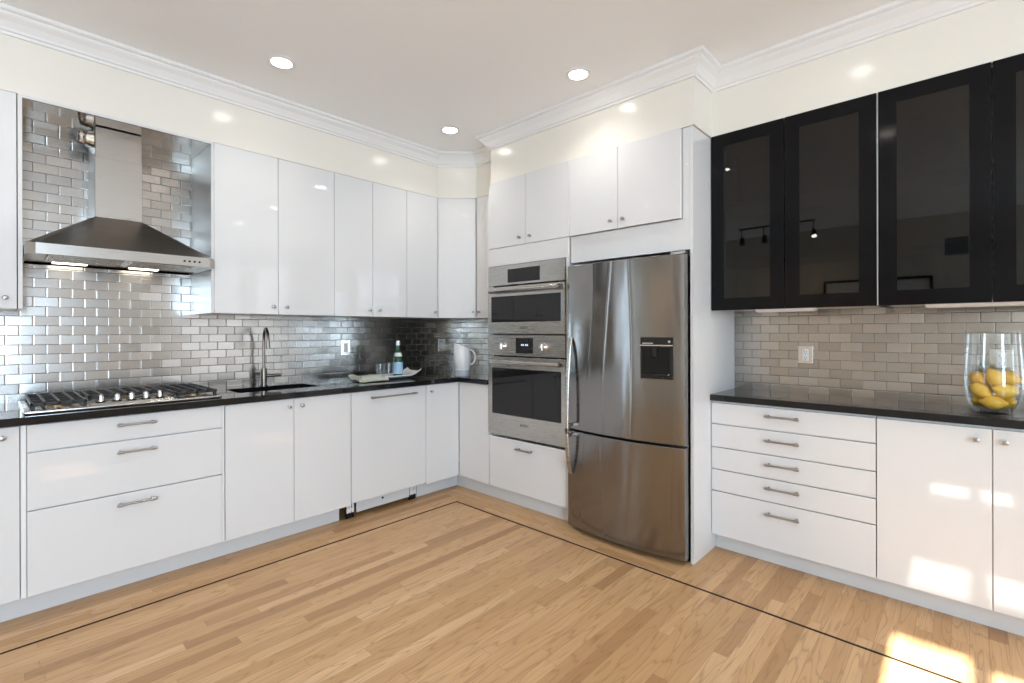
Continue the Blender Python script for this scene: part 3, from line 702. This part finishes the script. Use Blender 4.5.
obj('drip_tray', MB().box(-.014, -.003, -.075, .075, 1.026, 1.036, .002, 1, mt), 'black_glass', dp)
obj('display_text', MB().box(-.0068, -.0058, .018, .078, 1.204, 1.209, 0, 1, mt), 'pale_text', dp)
obj('indicator', MB().box(-.0068, -.0058, -.078, -.066, 1.210, 1.222, 0, 1, mt), 'pale_text', dp)

# ---- right-hand run: base units, worktop, black glass cabinets
t = thing('drawer_cabinet', 'white five-drawer base cabinet right of the refrigerator', 'cabinet', (XW, .71, 0))
carcass(t, XU + .021, XW - .003, .325, 1.096, .095, .871)
for (z0, z1, hh) in ((.740, .861, .815), (.607, .737, .684), (.479, .604, .556), (.354, .476, .430), (.098, .351, .290)):
    d = door_x(t, .323, 1.0965, z0, z1, XU, 'drawer'); bar_handle(d, (XU, .805, hh), (XU, .640, hh), (-1, 0, 0))
t = thing('base_cabinet', 'white two-door base cabinet below the glass vase, at the right edge', 'cabinet', (XW, -.07, 0))
carcass(t, XU + .021, XW - .003, -.468, .320, .095, .871)
for a, c_, ky in ((-.071, .322, -.022), (-.467, -.071, -.108)):
    d = door_x(t, a, c_, .098, .861, XU); knob(d, (XU, ky, .812), (-1, 0, 0))
o = obj('worktop', MB().box(2.852, XW - .001, -.50, 1.0975, CT0, CT1, .002, 1), 'granite')
tag(o, 'short polished black stone worktop on the right under the black cabinets, holding the vase', 'countertop')
def black_cab(label, y0, ym, y1):
    t = thing('glass_cabinet', label, 'cabinet', (XW, ym, 1.395), 'black glass wall cabinets on the right wall')
    b = MB(); x0, x1, z0, z1, th = XU + .021, XW - .003, 1.398, TOP, .016
    b.box(x0, x1, y0 + .003, y0 + .003 + th, z0, z1); b.box(x0, x1, y1 - .003 - th, y1 - .003, z0, z1); b.box(x0, x1, y0 + .003, y1 - .003, z0, z0 + th); b.box(x0, x1, y0 + .003, y1 - .003, z1 - th, z1); b.box(x1 - .008, x1, y0 + .003, y1 - .003, z0, z1)
    obj('body', b, 'white_side', t)
    if y1 < .5: o = obj('side_edge', MB().box(XU + .003, XU + .022, .3147, .3173, 1.394, 2.397), 'white_side', t); o['label'] = 'white edge showing between the black doors'
    for z in (1.667, 1.995): obj('shelf', MB().box(x0 + .02, x1 - .01, y0 + .02, y1 - .02, z - .008, z + .008), 'white_side', t)
    for a, c_ in ((y0, ym), (ym, y1)):
        d = obj('door', MB().frame(a + .002, c_ - .002, 1.392, 2.399, .068, XU, XU + .019, 'x'), 'black_frame', t)
        obj('pane', MB().box(XU + .0015, XU + .0055, a + .068, c_ - .068, 1.458, 2.333), 'smoked', d)
black_cab('black glass two-door wall cabinet beside the refrigerator panel', .318, .712, 1.0945)
black_cab('black glass two-door wall cabinet above the vase, at the right edge', -.468, -.072, .314)
for (y0, y1, lb) in ((.604, .90, 'slim white under-cabinet light bar left of centre below the black cabinets'), (-.45, .152, 'slim white under-cabinet light bar above the glass vase')):
    t = thing('light_bar', lb, 'light', (3.05, (y0 + y1) / 2, 1.385), 'light bars under the black cabinets')
    obj('housing', MB().box(3.02, 3.09, y0, y1, 1.383, 1.3975, .003, 2), 'led', t); obj('diffuser', MB().box(3.03, 3.08, y0 + .01, y1 - .01, 1.3805, 1.3835), 'plastic_white', t)

# ---- outlets
def outlet_y(label, x0, x1, z0, z1, rocker):
    t = thing('wall_outlet', label, 'switch' if rocker else 'outlet', ((x0 + x1) / 2, YW, (z0 + z1) / 2))
    obj('plate', MB().box(x0, x1, YW - .008, YW - .0005, z0, z1, .003, 2), 'chrome', t)
    xm, zm = (x0 + x1) / 2, (z0 + z1) / 2
    obj('rocker', MB().box(xm - .017, xm + .017, YW - .012, YW - .007, zm - .034, zm + .034, .002, 1), 'plastic_white', t)
outlet_y('light switch with a bright steel plate left of the bottle, above the tray', 1.923, 1.999, 1.087, 1.209, True)
outlet_y('light switch with a dull steel plate in the dark corner, left of the pitcher', 2.902, 2.986, 1.085, 1.208, True)
def outlet_x(label, y0, y1, z0, z1):
    t = thing('wall_outlet', label, 'outlet', (XW, (y0 + y1) / 2, (z0 + z1) / 2))
    obj('plate', MB().box(XW - .008, XW - .0005, y0, y1, z0, z1, .003, 2), 'chrome', t)
    ym, zm = (y0 + y1) / 2, (z0 + z1) / 2
    s_ = obj('socket', MB().box(XW - .011, XW - .007, ym - .017, ym + .017, zm - .035, zm + .035, .002, 1), 'plastic_white', t)
    b = MB()
    for zz in (zm + .018, zm - .018):
        for yy in (-.006, .006): b.box(XW - .0114, XW - .0109, ym + yy - .001, ym + yy + .001, zz - .002, zz + .007)
        b.cyl((XW - .0114, ym, zz - .009), (XW - .0109, ym, zz - .009), .0025, seg=10)
    obj('slots', b, 'dark_gap', s_)
outlet_x('power outlet with a steel plate on the right tiled wall above the drawers', .660, .738, 1.080, 1.186)
outlet_x('power outlet on the right tiled wall seen through the glass vase', -.152, -.070, 1.080, 1.186)

# ---- recessed ceiling lights
def downlight(x, y, label, visible=True):
    t = thing('recessed_light', label, 'light', (x, y, ZC), 'recessed ceiling lights')
    obj('trim_ring', MB().lathe([(.052, -.0005), (.072, -.0005), (.073, -.004), (.068, -.0065), (.056, -.005), (.052, -.002)], (x, y, ZC), 36, True), 'trim', t, True)
    obj('lens', MB().cyl((x, y, ZC - .0005), (x, y, ZC - .0022), .052, seg=36), 'lamp', t, True)
    l = bpy.data.lights.new('downlight_bulb', 'SPOT'); l.energy = 9; l.color = (1.0, .96, .90); l.spot_size = math.radians(130); l.spot_blend = 0.9; l.shadow_soft_size = .05
    o = bpy.data.objects.new('downlight_bulb', l); COL.objects.link(o); o.parent = t; o.location = (0, 0, -.012)
    return t
downlight(1.109, 2.769, 'recessed ceiling light above the sink cabinets, leftmost of the three')
downlight(2.330, 2.795, 'recessed ceiling light nearest the corner of the room, lowest in the picture')
downlight(2.336, 1.650, 'recessed ceiling light in front of the cabinet over the refrigerator, rightmost of the three')
for (x, y, w_) in ((1.109, 1.65, 'centre of the room'), (-.10, 2.77, 'left end of the hood wall'), (2.34, .45, 'drawers on the right'), (1.109, .45, 'floor behind the camera'), (2.34, -.75, 'far end of the right run')):  # extra ceiling lights added out of view for general light and soffit glints
    downlight(x, y, 'added recessed ceiling light, out of view above the ' + w_)

# ---- tray, bottle, tumblers, napkin
tx, ty = 2.115, 3.315
t = thing('serving_tray', 'white porcelain tray with upturned ends holding the bottle', 'tray', (tx, ty, CT1))
b = MB(); N = 24; a2, b2 = .265, .105
rows = []
def tray_z(s_, q): return CT1 + .004 + (.042 if s_ > 0 else .012) * max(0, abs(s_) - .62) ** 1.5 / .234 + .020 * max(0, abs(q) - .62) / .38
for i in range(N + 1):
    s_ = -1 + 2 * i / N; row = []
    for j in range(9):
        q = -1 + 2 * j / 8; row.append((tx + a2 * s_, ty + b2 * q * (1 - .10 * s_ * s_), tray_z(s_, q)))
    rows.append(row)
top = [[b.bm.verts.new((x, y, z + .006)) for x, y, z in r] for r in rows]; bot = [[b.bm.verts.new((x, y, z - .003)) for x, y, z in r] for r in rows]
for i in range(N):
    for j in range(8):
        b.bm.faces.new([top[i][j], top[i + 1][j], top[i + 1][j + 1], top[i][j + 1]]); b.bm.faces.new([bot[i][j], bot[i][j + 1], bot[i + 1][j + 1], bot[i + 1][j]])
for i in range(N):
    b.bm.faces.new([top[i][0], bot[i][0], bot[i + 1][0], top[i + 1][0]]); b.bm.faces.new([top[i][8], top[i + 1][8], bot[i + 1][8], bot[i][8]])
for j in range(8):
    b.bm.faces.new([top[0][j], top[0][j + 1], bot[0][j + 1], bot[0][j]]); b.bm.faces.new([top[N][j], bot[N][j], bot[N][j + 1], top[N][j + 1]])
obj('dish', b, 'porcelain', t, True)
bx, by, bz = 2.245, 3.345, CT1 + .0115
t = thing('water_bottle', 'green glass mineral water bottle with a pale blue label on the tray', 'bottle', (bx, by, bz))
obj('glass', MB().lathe([(0, 0), (.034, 0), (.038, .004), (.038, .125), (.036, .145), (.028, .172), (.019, .200), (.0155, .222), (.0145, .262), (0, .262)], (bx, by, bz), 32), 'bottle', t, True)
obj('label', MB().lathe([(.0385, .018), (.0385, .112), (.0378, .112), (.0378, .018)], (bx, by, bz), 32, True), 'label_blue', t, True)
obj('neck_label', MB().lathe([(.0335, .158), (.0240, .187), (.0225, .187), (.032, .157)], (bx, by, bz), 32, True), 'label_white', t, True)
obj('cap', MB().cyl((bx, by, bz + .245), (bx, by, bz + .283), .0165, .016, 24), 'cap', t, True)
def tumbler(x, y, label):
    t = thing('tumbler', label, 'glass', (x, y, bz), 'drinking glasses on the tray')
    obj('glass', MB().lathe([(0, 0), (.028, 0), (.030, .004), (.0345, .105), (.0325, .105), (.0282, .010), (0, .010)], (x, y, bz), 28), 'clear', t, True); return t
tumbler(2.085, 3.345, 'clear drinking glass behind the napkin on the tray'); tumbler(2.180, 3.375, 'clear drinking glass beside the bottle on the tray')
b = MB(); NX, NY = 34, 26; g = []
for i in range(NX + 1):
    r = []
    for j in range(NY + 1):
        u, v = i / NX, j / NY; x = 1.845 + .235 * u - .015 * v + .012 * math.sin(v * 6); y = 3.405 - .275 * v + .010 * math.sin(u * 8)
        s_ = max(-1, (x - tx) / a2); q = max(-1, min(1, (y - ty) / b2)); z = max(tray_z(s_, q), CT1 + .012) + .010
        over_end = max(0, (tx - a2) - x); over_front = max(0, (ty - b2 * .95) - y)
        z -= over_end * 1.1 + over_front * 1.25
        z += .007 * math.sin(u * 11 + v * 4) * math.sin(v * 9 + 1) + .020 * math.exp(-((u - .55) ** 2 + (v - .35) ** 2) * 9)
        r.append(b.bm.verts.new((x, y, max(z, CT1 + .004))))
    g.append(r)
for i in range(NX):
    for j in range(NY): b.bm.faces.new([g[i][j], g[i + 1][j], g[i + 1][j + 1], g[i][j + 1]])
bmesh.ops.solidify(b.bm, geom=b.bm.faces[:], thickness=.003)
o = obj('napkin', b, 'cloth', None, True); tag(o, 'crumpled pale green linen napkin lying on the left end of the tray', 'napkin')

# ---- enamel pitcher in the corner
px, py = 2.680, 3.066
t = thing('pitcher', 'white enamel pitcher with a loop handle in the corner of the worktop', 'pitcher', (px, py, CT1))
b = MB(); seg = 40; prof_ = [(.0605, .050), (.0625, .053), (.060, .057), (.0655, .09), (.0705, .135), (.0695, .175), (.063, .22), (.0585, .250)]
rx, ry = math.sin(YAW), -math.cos(YAW)            # across the view
rings = []
def top_z(c): return 0.0
for (r, z) in prof_:
    ring = []
    for k in range(seg):
        a = 2 * math.pi * k / seg; ca, sa = math.cos(a), math.sin(a); f = max(0, (z - .17) / .08)
        rr_ = r * (1 + .22 * f * max(0, -ca) ** 4); zz = z + f * (-.020 * ca) 
        ring.append(b.bm.verts.new((px + rx * rr_ * ca - ry * rr_ * sa, py + ry * rr_ * ca + rx * rr_ * sa, CT1 + zz)))
    rings.append(ring)
inner = [[b.bm.verts.new((px + (v.co.x - px) * .93, py + (v.co.y - py) * .93, v.co.z)) for v in rings[-1]], [b.bm.verts.new((px + (v.co.x - px) * .88, py + (v.co.y - py) * .88, CT1 + .06)) for v in rings[0]]]
allr = rings + inner
for A, B in zip(allr, allr[1:]):
    for k in range(seg): b.bm.faces.new([A[k], A[(k + 1) % seg], B[(k + 1) % seg], B[k]])
b.bm.faces.new(rings[0][::-1]); b.bm.faces.new(inner[1])
obj('jug', b, 'enamel', t, True)
f_ = obj('foot', MB().lathe([(0, 0), (.0655, 0), (.0665, .006), (.0625, .012), (.060, .050), (0, .050)], (px, py, CT1), 40), 'foot_grey', t, True); f_['label'] = 'blue-grey foot band'
pts = []
for k in range(17):
    a = math.radians(100 - 205 * k / 16); rad = .062 * (1 if k < 9 else 1); pts.append((px + rx * (.060 + .046 * math.cos(a) + .002), py + ry * (.060 + .046 * math.cos(a) + .002), CT1 + .155 + rad * math.sin(a)))
pts[-1] = (px + rx * .064, py + ry * .064, CT1 + .093)
obj('handle', MB().tube(pts, .0065, 12), 'enamel', t, True)

# ---- glass vase with lemons
vx, vy = 3.035, -.078
t = thing('glass_vase', 'tall clear glass hurricane vase filled with lemons at the right edge', 'vase', (vx, vy, CT1))
outer = [(.0, .0), (.050, .0), (.060, .006), (.072, .022), (.088, .060), (.0955, .105), (.0965, .150), (.0935, .215), (.0885, .290), (.086, .352)]
innr = [(.0835, .352), (.086, .290), (.091, .215), (.094, .150), (.093, .105), (.0855, .062), (.068, .028), (.050, .016), (0, .014)]
obj('glass', MB().lathe(outer + innr, (vx, vy, CT1), 48), 'clear', t, True)
lem = MB(); R_ = .0303
pr = []
for k in range(15):
    s_ = -1 + 2 * k / 14; r = R_ * math.sqrt(max(0, 1 - s_ * s_)) ; 
    pr.append((r if 0 < k < 14 else 0, s_ * .039))
pr = [(0, -.048), (.006, -.046), (.010, -.041)] + [(r, z) for r, z in pr if r > .0115 and abs(z) < .039] + [(.009, .041), (.0055, .045), (0, .047)]
lem.lathe(pr, (0, 0, 0), 24)
first = obj('lemon', lem, 'lemon', None, True)
A = math.radians
spots = [  # x, y, z from the vase centre and base; yaw, tilt of the long axis; label
    (-.043, .002, .052, 92, 86, 'lemon lying level at the bottom front of the vase'),
    (.024, -.040, .053, 30, 88, 'lemon at the bottom of the vase on the right, half hidden'),
    (.024, .040, .053, 150, 88, 'lemon at the bottom of the vase at the back left'),
    (-.034, .043, .100, 55, 62, 'lemon leaning against the left side of the glass, middle layer'),
    (-.042, -.034, .104, 120, 74, 'lemon at the front right of the pile, middle layer'),
    (.040, .034, .106, 140, 84, 'lemon at the back left of the pile, middle layer'),
    (.036, -.044, .106, 40, 80, 'lemon against the right side of the glass, middle layer'),
    (-.006, .050, .152, 15, 78, 'lemon on top of the pile, far left'),
    (-.040, -.006, .158, 100, 28, 'upright lemon on top of the pile in the centre'),
    (.018, -.048, .156, 75, 72, 'lemon on top of the pile, far right'),
]
for i, (x, y, z, yaw, tilt, lb) in enumerate(spots):
    o = first if i == 0 else first.copy()
    if i: COL.objects.link(o)
    o.rotation_euler = (0, A(tilt), A(yaw)); o.location = (vx + x, vy + y, CT1 + z); tag(o, lb, 'lemon', 'lemons in the glass vase')

# ---- things in the room behind, seen mirrored in the black glass
t = thing('track_light', 'black four-head track light hanging from the ceiling behind the camera', 'light', (-1.29, 1.85, ZC))
obj('canopy', MB().cyl((-1.29, 1.81, ZC - .03), (-1.29, 1.81, ZC - .001), .06, seg=24), 'black_plastic', t, True)
obj('rail', MB().box(-1.30, -1.28, 1.40, 2.30, 2.645, 2.665).cyl((-1.29, 1.81, 2.66), (-1.29, 1.81, ZC - .02), .008), 'black_plastic', t)
for k, yy in enumerate((1.42, 1.71, 1.99, 2.27)):
    b = MB(); b.cyl((-1.29, yy, 2.65), (-1.29, yy, 2.53), .006, seg=10); b.cyl((-1.31, yy, 2.54), (-1.25, yy - .02, 2.45), .022, .036, 18)
    h_ = obj('spot_head', b, 'black_plastic', t, True)
    l = bpy.data.lights.new('track_bulb', 'SPOT'); l.energy = 9; l.color = (1.0, .74, .46); l.spot_size = math.radians(75); l.spot_blend = .8; l.shadow_soft_size = .03
    o = bpy.data.objects.new('track_bulb', l); COL.objects.link(o); o.parent = t; o.location = Vector((-1.33, yy, 2.43)) - ORG[t.name]
    o.rotation_euler = Vector((-1.0, 0, -.75)).to_track_quat('-Z', 'Y').to_euler()
    if k == 0: obj('bulb', MB().cyl((-1.2505, yy - .0198, 2.4507), (-1.247, yy - .021, 2.4455), .028, seg=18), 'lamp', h_, True)
for (y0, y1, lb) in ((.98, 1.547, 'black framed picture with a red print, mirrored in the black glass'), (.34, .905, 'black framed picture hanging nearest the window on the back wall')):
    t = thing('picture_frame', lb, 'picture', (XB, (y0 + y1) / 2, 1.6))
    obj('frame', MB().frame(y0, y1, 1.28, 1.985, .028, XB + .001, XB + .03, 'x'), 'black_frame', t)
    p_ = obj('mat_board', MB().box(XB + .004, XB + .010, y0 + .028, y1 - .028, 1.308, 1.957), 'paper', t)
    obj('print', MB().box(XB + .010, XB + .012, y0 + .14, y1 - .16, 1.50, 1.80), 'red_print', p_)
